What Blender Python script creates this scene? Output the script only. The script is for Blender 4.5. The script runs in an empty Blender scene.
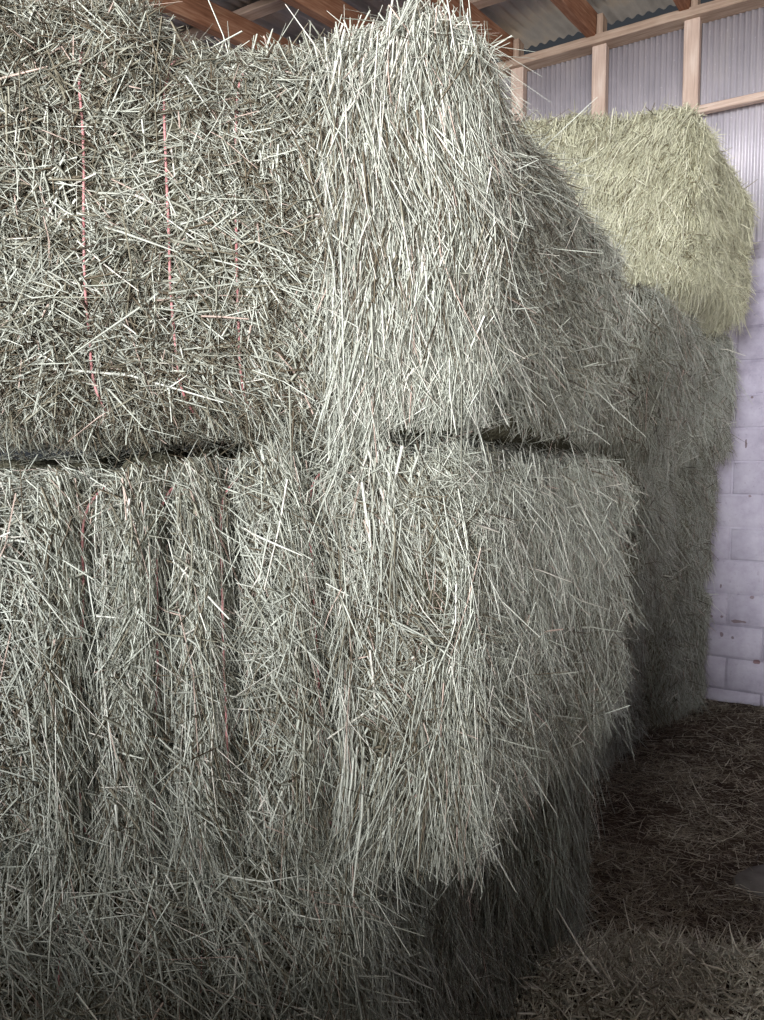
import bpy, math
import numpy as np
from mathutils import Vector, Matrix

# ------------------------------------------------------------------ camera, light, exposure
S = bpy.context.scene
COL = S.collection
CAM = np.array((0.0, 0.0, 1.5))
PITCH = math.radians(4.0)
cam_data = bpy.data.cameras.new('camera')
cam_data.sensor_fit = 'VERTICAL'
cam_data.sensor_height = 36.0
cam_data.lens = 766.0 / 1020.0 * 36.0
cam_data.clip_start = 0.02
cam = bpy.data.objects.new('camera', cam_data)
cam.location = CAM
cam.rotation_euler = (math.radians(90) - PITCH, 0, 0)
COL.objects.link(cam)
S.camera = cam

vs = S.view_settings
vs.view_transform = 'Standard'
vs.look = 'None'
vs.gamma = 1.0
vs.use_curve_mapping = False
vs.exposure = 0.0

world = bpy.data.worlds.new('barn_daylight')
S.world = world
world.use_nodes = True
world.node_tree.nodes['Background'].inputs[0].default_value = (0.80, 0.88, 1.0, 1)
world.node_tree.nodes['Background'].inputs[1].default_value = 0.05


def area(name, loc, target, sx, sy, power, color):
    d = bpy.data.lights.new(name, 'AREA')
    d.shape = 'RECTANGLE'
    d.size, d.size_y = sx, sy
    d.energy = power
    d.color = color
    o = bpy.data.objects.new(name, d)
    o.location = loc
    o.rotation_euler = (Vector(target) - Vector(loc)).to_track_quat('-Z', 'Y').to_euler()
    COL.objects.link(o)
    return o


# daylight falling through the open barn front behind the viewer
area('daylight_front', (-5.2, -7.6, 3.0), (0.3, 2.5, 1.8), 3.2, 3.2, 2550, (0.955, 0.985, 1.0))
# added fill from below, no source seen, brightening the roof and upper bales
area('added_roof_fill', (-1.5, -7.0, 0.1), (1.0, 3.0, 4.0), 6.0, 3.0, 1250, (1.0, 0.97, 0.935))
# daylight slipping in under the eave, between the plate and the roof sheets
_w = np.array((2.17, 4.70, 0.0)); _a = math.radians(31.5)
_e = _w + np.array((math.cos(_a), -math.sin(_a), 0)) * -0.8 + np.array((math.sin(_a), math.cos(_a), 0)) * 0.95
area('daylight_eave', (_e[0], _e[1], 3.75), (_e[0] - 0.60, _e[1] - 0.98, 4.45), 6.0, 0.6, 15, (1.0, 0.90, 0.78))
# daylight through the doorway at the right end of the added front wall
area('daylight_doorway', (2.5, -4.5, 1.8), (1.5, 3.0, 0.3), 0.9, 1.6, 12, (1.0, 0.97, 0.95))

# ------------------------------------------------------------------ helpers
RNG = np.random.default_rng(11)
U30 = math.radians(31.5)
WU = np.array((math.cos(U30), -math.sin(U30), 0.0))      # along the back wall, to the right
WN = np.array((-math.sin(U30), -math.cos(U30), 0.0))     # out of the back wall, into the barn
WP = np.array((2.17, 4.70, 0.0))                          # a point of the back wall


def wpt(s, n, z):
    return WP + WU * s + WN * n + np.array((0, 0, z))


def tag(o, label=None, cat=None, group=None, kind=None):
    if label: o['label'] = label
    if cat: o['category'] = cat
    if group: o['group'] = group
    if kind: o['kind'] = kind
    return o


def empty(name, loc):
    o = bpy.data.objects.new(name, None)
    o.empty_display_size = 0.1
    o.location = loc
    COL.objects.link(o)
    return o


def link(name, me, mat=None, parent=None):
    if mat: me.materials.append(mat)
    o = bpy.data.objects.new(name, me)
    COL.objects.link(o)
    if parent is not None:
        o.parent = parent
        o.matrix_parent_inverse = Matrix.Translation(parent.location).inverted()
    return o


def mesh_np(name, V, F, smooth=False):
    """V (n,3), F (m,k) with one k for all faces."""
    me = bpy.data.meshes.new(name)
    V = np.ascontiguousarray(V, dtype=np.float32)
    F = np.ascontiguousarray(F, dtype=np.int32)
    m, k = F.shape
    me.vertices.add(len(V)); me.vertices.foreach_set('co', V.ravel())
    me.loops.add(m * k); me.loops.foreach_set('vertex_index', F.ravel())
    me.polygons.add(m); me.polygons.foreach_set('loop_start', np.arange(0, m * k, k, dtype=np.int32))
    me.update(calc_edges=True)
    if smooth:
        me.polygons.foreach_set('use_smooth', np.ones(m, dtype=bool))
    return me


def sstep(x, a, b):
    t = np.clip((x - a) / (b - a), 0, 1)
    return t * t * (3 - 2 * t)


def _hash(i, j, k, seed):
    h = (i * 374761393 + j * 668265263 + k * 2147483647 + seed * 1274126177) & 0xffffffff
    h = ((h ^ (h >> 13)) * 1274126177) & 0xffffffff
    return ((h ^ (h >> 16)) & 0xffffff) / float(0xffffff) * 2 - 1


def vnoise(P, f, seed=0):
    Q = P * f
    I = np.floor(Q).astype(np.int64)
    T = Q - I
    T = T * T * (3 - 2 * T)
    out = 0
    for a in (0, 1):
        for b in (0, 1):
            for c in (0, 1):
                w = (T[:, 0] if a else 1 - T[:, 0]) * (T[:, 1] if b else 1 - T[:, 1]) * (T[:, 2] if c else 1 - T[:, 2])
                out = out + w * _hash(I[:, 0] + a, I[:, 1] + b, I[:, 2] + c, seed)
    return out


def unit(v):
    return v / np.maximum(np.linalg.norm(v, axis=1, keepdims=True), 1e-9)


# ------------------------------------------------------------------ materials
def mat_new(name, rough=0.8, spec=0.2):
    m = bpy.data.materials.new(name)
    m.use_nodes = True
    nt = m.node_tree
    b = nt.nodes['Principled BSDF']
    b.inputs['Roughness'].default_value = rough
    b.inputs['Specular IOR Level'].default_value = spec
    return m, nt, b


def ramp(nt, stops):
    r = nt.nodes.new('ShaderNodeValToRGB')
    e = r.color_ramp.elements
    while len(e) > 1: e.remove(e[-1])
    e[0].position = stops[0][0]; e[0].color = (*stops[0][1], 1)
    for p, c in stops[1:]:
        x = e.new(p); x.color = (*c, 1)
    return r


def noise(nt, scale, detail=4, vec=None, rough=0.6):
    n = nt.nodes.new('ShaderNodeTexNoise')
    n.inputs['Scale'].default_value = scale
    n.inputs['Detail'].default_value = detail
    n.inputs['Roughness'].default_value = rough
    if vec is not None: nt.links.new(vec, n.inputs['Vector'])
    return n


def objco(nt, scale=(1, 1, 1), rot=(0, 0, 0)):
    t = nt.nodes.new('ShaderNodeTexCoord')
    m = nt.nodes.new('ShaderNodeMapping')
    m.inputs['Scale'].default_value = scale
    m.inputs['Rotation'].default_value = rot
    nt.links.new(t.outputs['Object'], m.inputs['Vector'])
    return m.outputs['Vector']


def stem_mat(name, stops):
    m, nt, b = mat_new(name, 0.55, 0.25)
    a = nt.nodes.new('ShaderNodeAttribute')
    a.attribute_name = 'tone'
    r = ramp(nt, stops)
    nt.links.new(a.outputs['Fac'], r.inputs['Fac'])
    nt.links.new(r.outputs['Color'], b.inputs['Base Color'])
    return m


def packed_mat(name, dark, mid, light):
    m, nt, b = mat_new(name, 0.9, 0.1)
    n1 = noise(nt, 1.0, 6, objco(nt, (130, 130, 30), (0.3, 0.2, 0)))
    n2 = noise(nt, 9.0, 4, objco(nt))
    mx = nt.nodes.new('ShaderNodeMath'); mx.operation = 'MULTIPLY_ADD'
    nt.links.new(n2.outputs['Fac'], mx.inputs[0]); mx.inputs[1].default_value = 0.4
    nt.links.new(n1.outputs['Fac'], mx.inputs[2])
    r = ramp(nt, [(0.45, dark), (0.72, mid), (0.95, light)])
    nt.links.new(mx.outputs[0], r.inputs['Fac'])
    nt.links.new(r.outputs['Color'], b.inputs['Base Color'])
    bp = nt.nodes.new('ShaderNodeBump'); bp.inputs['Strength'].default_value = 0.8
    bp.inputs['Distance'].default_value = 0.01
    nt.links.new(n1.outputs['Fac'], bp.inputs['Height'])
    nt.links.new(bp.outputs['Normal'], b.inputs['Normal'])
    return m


M_GREEN = stem_mat('grey_green_hay', [(0.0, (0.045, 0.034, 0.024)), (0.15, (0.125, 0.098, 0.066)), (0.30, (0.22, 0.205, 0.155)),
                                      (0.55, (0.36, 0.37, 0.32)), (0.85, (0.56, 0.575, 0.51)), (0.96, (0.72, 0.72, 0.65)), (1.0, (0.46, 0.33, 0.28))])
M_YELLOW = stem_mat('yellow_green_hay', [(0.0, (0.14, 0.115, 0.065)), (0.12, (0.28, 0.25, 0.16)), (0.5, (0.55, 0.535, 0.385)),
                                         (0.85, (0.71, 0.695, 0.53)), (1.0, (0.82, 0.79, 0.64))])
M_CHAFF = stem_mat('trodden_straw', [(0.0, (0.06, 0.042, 0.028)), (0.3, (0.15, 0.115, 0.08)), (0.7, (0.36, 0.30, 0.225)), (1.0, (0.66, 0.60, 0.49))])
M_PACK = packed_mat('shade_dark_packed_hay', (0.02, 0.016, 0.010), (0.075, 0.07, 0.048), (0.20, 0.195, 0.145))  # packed hay coloured dark to give the shade between the stems
M_PACKY = packed_mat('shade_dark_yellow_hay', (0.06, 0.05, 0.025), (0.22, 0.20, 0.11), (0.4, 0.37, 0.22))  # yellow hay, likewise darkened in colour for shade between stems

M_TWINE, nt, b = mat_new('faded_red_twine', 0.7, 0.3)
n = noise(nt, 60, 3, objco(nt))
r = ramp(nt, [(0.3, (0.33, 0.12, 0.125)), (0.7, (0.52, 0.26, 0.26))])
nt.links.new(n.outputs['Fac'], r.inputs['Fac']); nt.links.new(r.outputs['Color'], b.inputs['Base Color'])


# ------------------------------------------------------------------ hay stems
def stems_mesh(name, C, D, L, W, bend, tone, N):
    """Bent tapering three-sided blades. C middle, D direction, L length, W width, bend (n,3) sag vector."""
    n = len(C)
    S1 = unit(np.cross(D, N + 1e-3))
    S2 = np.cross(D, S1)
    rings = []
    for t, wr in ((-0.5, 1.0), (0.0, 0.95), (0.5, 0.45)):
        P = C + D * (L * t)[:, None] + bend * ((t + 0.5) ** 2)[..., None] if np.ndim(t) else C + D * (L * t)[:, None] + bend * (t + 0.5) ** 2
        hw = (W * 0.5 * wr)[:, None]
        rings.append(np.stack([P + S1 * hw, P - S1 * hw, P + S2 * hw * 0.7], axis=1))
    V = np.stack(rings, axis=1).reshape(n * 9, 3)
    base = (np.arange(n) * 9)[:, None]
    q = []
    for k in (0, 1):
        a = k * 3
        for i in range(3):
            j = (i + 1) % 3
            q.append([a + i, a + j, a + 3 + j, a + 3 + i])
    F = (base[:, :, None] + np.array(q)[None]).reshape(n * 6, 4)
    me = mesh_np(name, V, F)
    at = me.attributes.new('tone', 'FLOAT', 'POINT')
    at.data.foreach_set('value', np.repeat(tone.astype(np.float32), 9))
    return me


def sample_mesh(V, F, VN, wfun, density):
    """Area weighted random points of a quad mesh; wfun(P, N) scales the density (stems per square metre)."""
    T = np.concatenate([F[:, [0, 1, 2]], F[:, [0, 2, 3]]])
    A, B, Cc = V[T[:, 0]], V[T[:, 1]], V[T[:, 2]]
    ar = 0.5 * np.linalg.norm(np.cross(B - A, Cc - A), axis=1)
    cen = (A + B + Cc) / 3
    nn = unit((VN[T[:, 0]] + VN[T[:, 1]] + VN[T[:, 2]]))
    w = ar * np.clip(wfun(cen, nn), 0, None)
    n = int(w.sum() * density * 1.8)
    if n < 1:
        return np.zeros((0, 3)), np.zeros((0, 3))
    k = RNG.choice(len(T), n, p=w / w.sum())
    u, v = RNG.random(n), RNG.random(n)
    f = u + v > 1
    u[f], v[f] = 1 - u[f], 1 - v[f]
    P = A[k] + (B[k] - A[k]) * u[:, None] + (Cc[k] - A[k]) * v[:, None]
    N = unit(VN[T[k, 0]] * (1 - u - v)[:, None] + VN[T[k, 1]] * u[:, None] + VN[T[k, 2]] * v[:, None])
    return P, N


def holes(P, seed, f=16.0, lo=0.15, a=-0.35, b=0.35):
    """Thin and thick places in the hay."""
    return lo + (1 - lo) * sstep(vnoise(P, f, seed) + 0.5 * vnoise(P, f * 2.3, seed + 1), a, b)


def make_stems(P, N, Lm, Ls, Wm, phi0, spread, clump, tilt, tilt_s, off, droop, tone_m=0.5, tone_s=0.22, seed=0, lift=0.0):
    """Lay stems on surface points. phi is measured from straight down within the surface."""
    n = len(P)
    dn = np.tile(np.array((0, 0, -1.0)), (n, 1)) - N * (-N[:, 2:3])
    weak = np.linalg.norm(dn, axis=1) < 0.15
    alt = np.tile(np.array((0.25, -0.95, 0.0)), (n, 1)); alt = alt - N * (alt * N).sum(1, keepdims=True)
    dn[weak] = alt[weak]
    dn = unit(dn)
    sd = np.cross(N, dn)
    phi = phi0 + RNG.normal(0, 1, n) * spread + vnoise(P, 7.0, seed + 1) * clump + vnoise(P, 2.6, seed + 2) * clump * 0.7
    D = dn * np.cos(phi)[:, None] + sd * np.sin(phi)[:, None]
    tl = RNG.normal(tilt, tilt_s, n)
    D = unit(D * np.cos(tl)[:, None] + N * np.sin(tl)[:, None])
    L = np.clip(RNG.normal(Lm, Ls, n), Lm * 0.3, Lm * 2.6)
    L = np.where(RNG.random(n) < 0.05, L * 1.6, L)
    small = RNG.random(n) < 0.45
    L = np.where(small, L * 0.45, L)
    W = Wm * 0.76 * np.where(small, 0.72, 1.0) * np.clip(RNG.lognormal(0, 0.42, n), 0.4, 2.4)
    C = P + N * (RNG.random(n) ** 1.5 * off + lift)[:, None] + D * (L * np.clip(tl, 0, 1) * 0.35)[:, None]
    bend = RNG.normal(0, 1, (n, 3)) * (L * 0.14)[:, None]
    bend[:, 2] -= L * droop * RNG.random(n)
    bend = bend - N * (L * 0.08 * RNG.random(n))[:, None]
    tone = np.clip(RNG.normal(tone_m, tone_s, n) + vnoise(P, 5.5, seed + 3) * 0.10 + vnoise(P, 2.2, 17) * 0.09, 0.0, 0.97)
    brown = RNG.random(n) < 0.20 * sstep(vnoise(P, 3.1, 19) + 0.4 * vnoise(P, 9.0, 20), -0.1, 0.5)
    tone = np.where(brown, RNG.uniform(0.06, 0.26, n), tone)
    tone = np.where(RNG.random(n) < 0.02, 0.995, tone)
    return C, D, L, W, bend, tone, N


def trim(pack, keepfun):
    """Drop the stems whose ends reach where nothing hangs or stands up."""
    C, D, L = pack[0], pack[1], pack[2]
    E0, E1 = C - D * (L * 0.5)[:, None], C + D * (L * 0.5)[:, None] + pack[4]
    k = keepfun(np.minimum(E0[:, 2], E1[:, 2]), np.maximum(E0[:, 2], E1[:, 2]), C) | (RNG.random(len(C)) < 0.06)
    return tuple(a[k] for a in pack)


def join_stems(name, packs):
    packs = [p for p in packs if len(p[0])]
    return stems_mesh(name, *[np.concatenate([p[i] for p in packs]) for i in range(7)])


# ------------------------------------------------------------------ bales
class Bale:
    """A bale of packed hay: a rounded block fitted to a footprint of four corners, with bulges and twine grooves."""

    def __init__(self, name, foot, z0, z1, rad=0.11, res=0.024, grooves=(), gdepth=0.0, gwidth=0.03, lump=0.02, seed=0, extra=None, top=None):
        self.name = name
        self.foot = np.array(foot, float)          # front left, front right, back right, back left
        self.z0, self.z1, self.rad, self.seed = z0, z1, rad, seed
        self.grooves, self.gdepth, self.gwidth, self.lump, self.extra = grooves, gdepth, gwidth, lump, extra
        fl, fr, br, bl = self.foot
        self.w = 0.5 * (np.linalg.norm(fr - fl) + np.linalg.norm(br - bl))
        self.d = 0.5 * (np.linalg.norm(br - fr) + np.linalg.norm(bl - fl))
        self.h = z1 - z0
        self.top = top if top is not None else (0, 0, 0, 0)     # extra height of the four top corners
        self.build(res)

    def raw(self, Q):
        """Unit block coordinates (0..1)^3 on the block's skin -> world, rounded."""
        dim = np.array((self.w, self.d, self.h))
        X = Q * dim
        r = self.rad
        inner = np.clip(X, r, dim - r)
        dv = X - inner
        l = np.linalg.norm(dv, axis=1, keepdims=True)
        Y = np.where(l > 1e-9, inner + dv / np.maximum(l, 1e-9) * r, X)
        q = Y / dim
        fl, fr, br, bl = self.foot
        u, v, t = q[:, 0:1], q[:, 1:2], q[:, 2:3]
        xy = fl * (1 - u) * (1 - v) + fr * u * (1 - v) + br * u * v + bl * (1 - u) * v
        a, b_, c, d_ = self.top
        zt = a * (1 - u) * (1 - v) + b_ * u * (1 - v) + c * u * v + d_ * (1 - u) * v
        z = self.z0 + t * (self.h + zt)
        return np.concatenate([xy, z], axis=1)

    def build(self, res):
        nx, ny, nz = [max(4, int(round(a / res))) for a in (self.w, self.d, self.h)]
        idx = {}
        # skin lattice of the block
        I, J, K = np.meshgrid(np.arange(nx + 1), np.arange(ny + 1), np.arange(nz + 1), indexing='ij')
        on = (I == 0) | (I == nx) | (J == 0) | (J == ny) | (K == 0) | (K == nz)
        ids = -np.ones(I.shape, int)
        ids[on] = np.arange(on.sum())
        Q = np.stack([I[on] / nx, J[on] / ny, K[on] / nz], axis=1).astype(float)
        F = []

        def sheet(g, flip):
            a, b_, c, d_ = g[:-1, :-1].ravel(), g[1:, :-1].ravel(), g[1:, 1:].ravel(), g[:-1, 1:].ravel()
            F.append(np.stack([a, d_, c, b_] if flip else [a, b_, c, d_], axis=1))
        sheet(ids[:, :, 0], True); sheet(ids[:, :, nz], False)
        sheet(ids[:, 0, :], False); sheet(ids[:, ny, :], True)
        sheet(ids[0, :, :], True); sheet(ids[nx, :, :], False)
        F = np.concatenate(F)
        V = self.raw(Q)
        VN = self.normals(V, F)
        V = V + VN * self.disp(V, VN)[:, None]
        self.V, self.F = V, F
        self.VN = self.normals(V, F)

    @staticmethod
    def normals(V, F):
        fn = np.cross(V[F[:, 2]] - V[F[:, 0]], V[F[:, 3]] - V[F[:, 1]])
        VN = np.zeros_like(V)
        for k in range(4):
            for c in range(3):
                VN[:, c] += np.bincount(F[:, k], fn[:, c], len(V))
        return unit(VN)

    def disp(self, P, N):
        d = vnoise(P, 3.2, self.seed) * self.lump + vnoise(P, 9.0, self.seed + 5) * self.lump * 0.65 + vnoise(P, 21.0, self.seed + 9) * self.lump * 0.5
        if len(self.grooves):
            front = np.clip(-N[:, 1] * 1.3, 0, 1) + np.clip(N[:, 2], 0, 1) * 0.6
            for gx, lean, k in self.grooves:
                c = gx + lean * (P[:, 2] - 0.5 * (self.z0 + self.z1)) + vnoise(P * np.array((0, 0, 1.0)), 4.0, self.seed + int(gx * 900)) * 0.010
                d = d - k * self.gdepth * np.exp(-((P[:, 0] - c) / self.gwidth) ** 2) * np.clip(front, 0, 1)
        if self.extra is not None:
            d = d + self.extra(P, N)
        return d


TO_CAM_MIN = -0.30


def facing(P, N, lo=-0.35, back=0.05):
    v = unit(CAM - P)
    c = (v * N).sum(1)
    return np.where(c > lo, 1.0, back)


def finish_bale(b, label, packmat, stemmat, packs, hang=None, twines=(), group='hay bales in the stack'):
    c = b.foot.mean(axis=0)
    root = empty('hay_bale', (c[0], c[1], b.z0))
    tag(root, label, 'hay bale', group)
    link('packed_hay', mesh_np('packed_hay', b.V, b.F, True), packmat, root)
    s = link('loose_stems', join_stems('loose_stems', packs), stemmat, root)
    s['kind'] = 'stuff'
    if hang:
        hobj = link('hanging_stems', join_stems('hanging_stems', hang), stemmat, root)
        hobj['kind'] = 'stuff'
        hobj['label'] = 'long pale stems hanging over the corner'
    for tw in twines:
        t = link('twine', tw, M_TWINE, root)
        t['label'] = 'faded red baling twine'
    return root


def tube(name, P, r, sides=6):
    P = np.asarray(P, float)
    T = unit(np.gradient(P, axis=0))
    ref = np.tile(np.array((1.0, 0.15, 0.1)), (len(P), 1))
    A = unit(np.cross(T, ref)); B = np.cross(T, A)
    ang = np.arange(sides) * 2 * math.pi / sides
    V = (P[:, None] + r * (A[:, None] * np.cos(ang)[None, :, None] + B[:, None] * np.sin(ang)[None, :, None])).reshape(-1, 3)
    n = len(P)
    q = []
    i = np.arange(n - 1)
    for k in range(sides):
        k2 = (k + 1) % sides
        q.append(np.stack([i * sides + k, i * sides + k2, (i + 1) * sides + k2, (i + 1) * sides + k], axis=1))
    return mesh_np(name, V, np.concatenate(q), True)


def twine_loop(b, gx, lean, out=0.004, r=0.0019):
    """Twine round the bale: up the front in its groove, over the top and down behind."""
    zc = 0.5 * (b.z0 + b.z1)
    # unit coordinate u whose front face lands on x = gx
    fl, fr = b.foot[0], b.foot[1]
    pts = []
    nz, nd = 60, 40
    for z in np.linspace(0.02, 0.98, nz): pts.append((0.0, z))
    for v in np.linspace(0.02, 0.98, nd): pts.append((v, 1.0))
    for z in np.linspace(0.98, 0.02, 20): pts.append((1.0, z))
    for v in np.linspace(0.98, 0.02, nd): pts.append((v, 0.0))
    pts = np.array(pts)
    zz = b.z0 + pts[:, 1] * b.h
    x = gx + lean * (zz - zc)
    u = np.clip((x - fl[0]) / (fr[0] - fl[0]), 0.02, 0.98)
    Q = np.stack([u, pts[:, 0], pts[:, 1]], axis=1)
    P = b.raw(Q)
    # push each point out to the displaced skin (nearest skin vertex)
    G = np.roll(P, -1, 0) - np.roll(P, 1, 0)
    A = np.zeros_like(P); A[:, 0] = 1
    n_ = unit(np.cross(G, A))                    # outwards, square to the run of the twine
    if n_[nz // 2, 1] > 0: n_ = -n_
    off = np.zeros(len(P))
    for i in range(len(P)):
        k = np.argsort(((b.V - P[i]) ** 2).sum(1))[:6]
        off[i] = np.median((b.V[k] - P[i]) @ n_[i])
    ker = np.ones(9) / 9.0
    off = np.convolve(np.concatenate([off[-4:], off, off[:4]]), ker, 'valid') + out
    P = P + n_ * off[:, None]
    Pp = np.concatenate([P[-2:], P, P[:2]])
    P = np.stack([np.convolve(Pp[:, c], np.ones(5) / 5, 'valid') for c in range(3)], axis=1)
    P = np.concatenate([P, P[:1]])
    return tube('twine', P, r)


def near_twine(P, lines, zr, wid=0.012):
    """1 where a stem would cover a bare stretch of twine."""
    m = np.zeros(len(P))
    for (gx, lean, zc), (za, zb) in zip(lines, zr):
        c = gx + lean * (P[:, 2] - zc)
        m = np.maximum(m, (np.abs(P[:, 0] - c) < wid) * (P[:, 2] > za) * (P[:, 2] < zb))
    return m


def at(x, y, Y):
    """Where the photo's point (x, y) lies at distance Y in front of the viewer (a measuring aid)."""
    xc, yc = (x - 382) / 766.0, (510 - y) / 766.0
    dy = math.cos(PITCH) + yc * math.sin(PITCH)
    dz = -math.sin(PITCH) + yc * math.cos(PITCH)
    return np.array((xc * Y / dy, Y, 1.5 + dz * Y / dy))


# ================================================================== the barn
# floor of trodden earth
def floor_z(P2):
    P3 = np.concatenate([P2, np.zeros((len(P2), 1))], axis=1)
    z = vnoise(P3, 1.1, 71) * 0.018 + vnoise(P3, 4.0, 72) * 0.010 + vnoise(P3, 13.0, 73) * 0.005
    return z - 0.02


fx, fy = np.arange(-5, 7.01, 0.06), np.arange(-4.5, 9.01, 0.06)
GX, GY = np.meshgrid(fx, fy, indexing='ij')
P2 = np.stack([GX.ravel(), GY.ravel()], axis=1)
V = np.concatenate([P2, floor_z(P2)[:, None]], axis=1)
g = np.arange(len(P2)).reshape(GX.shape)
F = np.stack([g[:-1, :-1].ravel(), g[1:, :-1].ravel(), g[1:, 1:].ravel(), g[:-1, 1:].ravel()], axis=1)
M_DIRT, nt, b = mat_new('trodden_brown_earth', 0.95, 0.1)
n1 = noise(nt, 5, 8, objco(nt)); n2 = noise(nt, 60, 4, objco(nt))
mx = nt.nodes.new('ShaderNodeMath'); mx.operation = 'MULTIPLY_ADD'; mx.inputs[1].default_value = 0.5
nt.links.new(n2.outputs['Fac'], mx.inputs[0]); nt.links.new(n1.outputs['Fac'], mx.inputs[2])
r = ramp(nt, [(0.55, (0.028, 0.018, 0.013)), (0.85, (0.07, 0.05, 0.038)), (1.0, (0.13, 0.10, 0.08))])
nt.links.new(mx.outputs[0], r.inputs['Fac']); nt.links.new(r.outputs['Color'], b.inputs['Base Color'])
bp = nt.nodes.new('ShaderNodeBump'); bp.inputs['Distance'].default_value = 0.02
nt.links.new(n2.outputs['Fac'], bp.inputs['Height']); nt.links.new(bp.outputs['Normal'], b.inputs['Normal'])
tag(link('floor', mesh_np('floor', V, F, True), M_DIRT), 'dark brown earth floor trodden over with straw', kind='structure')


def box_arr(cx, cy, cz, sx, sy, sz):
    """Eight corners and six faces of a box in local axes."""
    x, y, z = sx / 2, sy / 2, sz / 2
    V = np.array([(cx + a * x, cy + b_ * y, cz + c * z) for a in (-1, 1) for b_ in (-1, 1) for c in (-1, 1)])
    F = np.array([(0, 1, 3, 2), (4, 6, 7, 5), (0, 4, 5, 1), (2, 3, 7, 6), (0, 2, 6, 4), (1, 5, 7, 3)])
    return V, F


def to_wall(V):
    """Local (s along the wall, n out of it, z) -> world."""
    return WP[None] + V[:, 0:1] * WU + V[:, 1:2] * WN + V[:, 2:3] * np.array((0, 0, 1.0))


# back wall: painted concrete blocks below
CH = 0.2032
M_BLOCK, nt, b = mat_new('white_painted_block', 0.85, 0.15)
oc = objco(nt)
n1 = noise(nt, 3.2, 9, oc, 0.68); n2 = noise(nt, 45, 5, oc)
r1 = ramp(nt, [(0.28, (0.235, 0.21, 0.27)), (0.48, (0.375, 0.345, 0.425)), (0.72, (0.50, 0.47, 0.55))])
nt.links.new(n1.outputs['Fac'], r1.inputs['Fac'])
r2 = ramp(nt, [(0.22, (0.66, 0.64, 0.64)), (0.40, (1, 1, 1))])
nt.links.new(n2.outputs['Fac'], r2.inputs['Fac'])
mm = nt.nodes.new('ShaderNodeMix'); mm.data_type = 'RGBA'; mm.blend_type = 'MULTIPLY'; mm.inputs[0].default_value = 1
nt.links.new(r1.outputs['Color'], mm.inputs[6]); nt.links.new(r2.outputs['Color'], mm.inputs[7])
# places where the paint has come off and the reddish block shows
cur = mm.outputs[2]
nd = noise(nt, 28, 3, oc)
for (px, py, rs, rz, colr) in [(757, 661, .030, .017, (.16, .07, .06)), (722, 634, .013, .020, (.13, .09, .10)), (733, 637, .013, .014, (.12, .09, .10)),
                               (706, 606, .014, .012, (.13, .09, .10)), (710, 616, .03, .014, (.15, .10, .11)), (722, 616, .012, .010, (.13, .09, .10)),
                               (737, 621, .055, .012, (.16, .11, .11)), (746, 444, .008, .035, (.10, .07, .07)), (752, 397, .010, .010, (.12, .08, .07)),
                               (750, 496, .014, .012, (.2, .15, .15)), (721, 586, .008, .016, (.14, .10, .11)), (752, 597, .020, .012, (.22, .17, .18))]:
    k = (px - 382) / 766.0
    # the point of the wall seen there
    Yw = ((WP[0] * 0.5 + WP[1] * math.cos(U30)) / (k * 0.5 * 1.0 + math.cos(U30)))
    pw = at(px, py, Yw)
    s = np.dot(pw - WP, WU)
    sub = nt.nodes.new('ShaderNodeVectorMath'); sub.operation = 'SUBTRACT'
    nt.links.new(oc, sub.inputs[0]); sub.inputs[1].default_value = (s, 0, pw[2])
    sc = nt.nodes.new('ShaderNodeVectorMath'); sc.operation = 'MULTIPLY'
    nt.links.new(sub.outputs[0], sc.inputs[0]); sc.inputs[1].default_value = (1 / rs, 0, 1 / rz)
    ln = nt.nodes.new('ShaderNodeVectorMath'); ln.operation = 'LENGTH'
    nt.links.new(sc.outputs[0], ln.inputs[0])
    ad = nt.nodes.new('ShaderNodeMath'); ad.operation = 'MULTIPLY_ADD'; ad.inputs[1].default_value = 1.6
    nt.links.new(nd.outputs['Fac'], ad.inputs[0]); nt.links.new(ln.outputs['Value'], ad.inputs[2])
    lt = nt.nodes.new('ShaderNodeMath'); lt.operation = 'LESS_THAN'; lt.inputs[1].default_value = 1.5
    nt.links.new(ad.outputs[0], lt.inputs[0])
    mk = nt.nodes.new('ShaderNodeMix'); mk.data_type = 'RGBA'
    nt.links.new(lt.outputs[0], mk.inputs[0]); nt.links.new(cur, mk.inputs[6]); mk.inputs[7].default_value = (*[0.6 * c + 0.09 + q for c, q in zip(colr, (0.02, 0.0, 0.02))], 1)
    cur = mk.outputs[2]
nt.links.new(cur, b.inputs['Base Color'])
bp = nt.nodes.new('ShaderNodeBump'); bp.inputs['Distance'].default_value = 0.004; bp.inputs['Strength'].default_value = 0.7
nt.links.new(n2.outputs['Fac'], bp.inputs['Height']); nt.links.new(bp.outputs['Normal'], b.inputs['Normal'])

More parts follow.
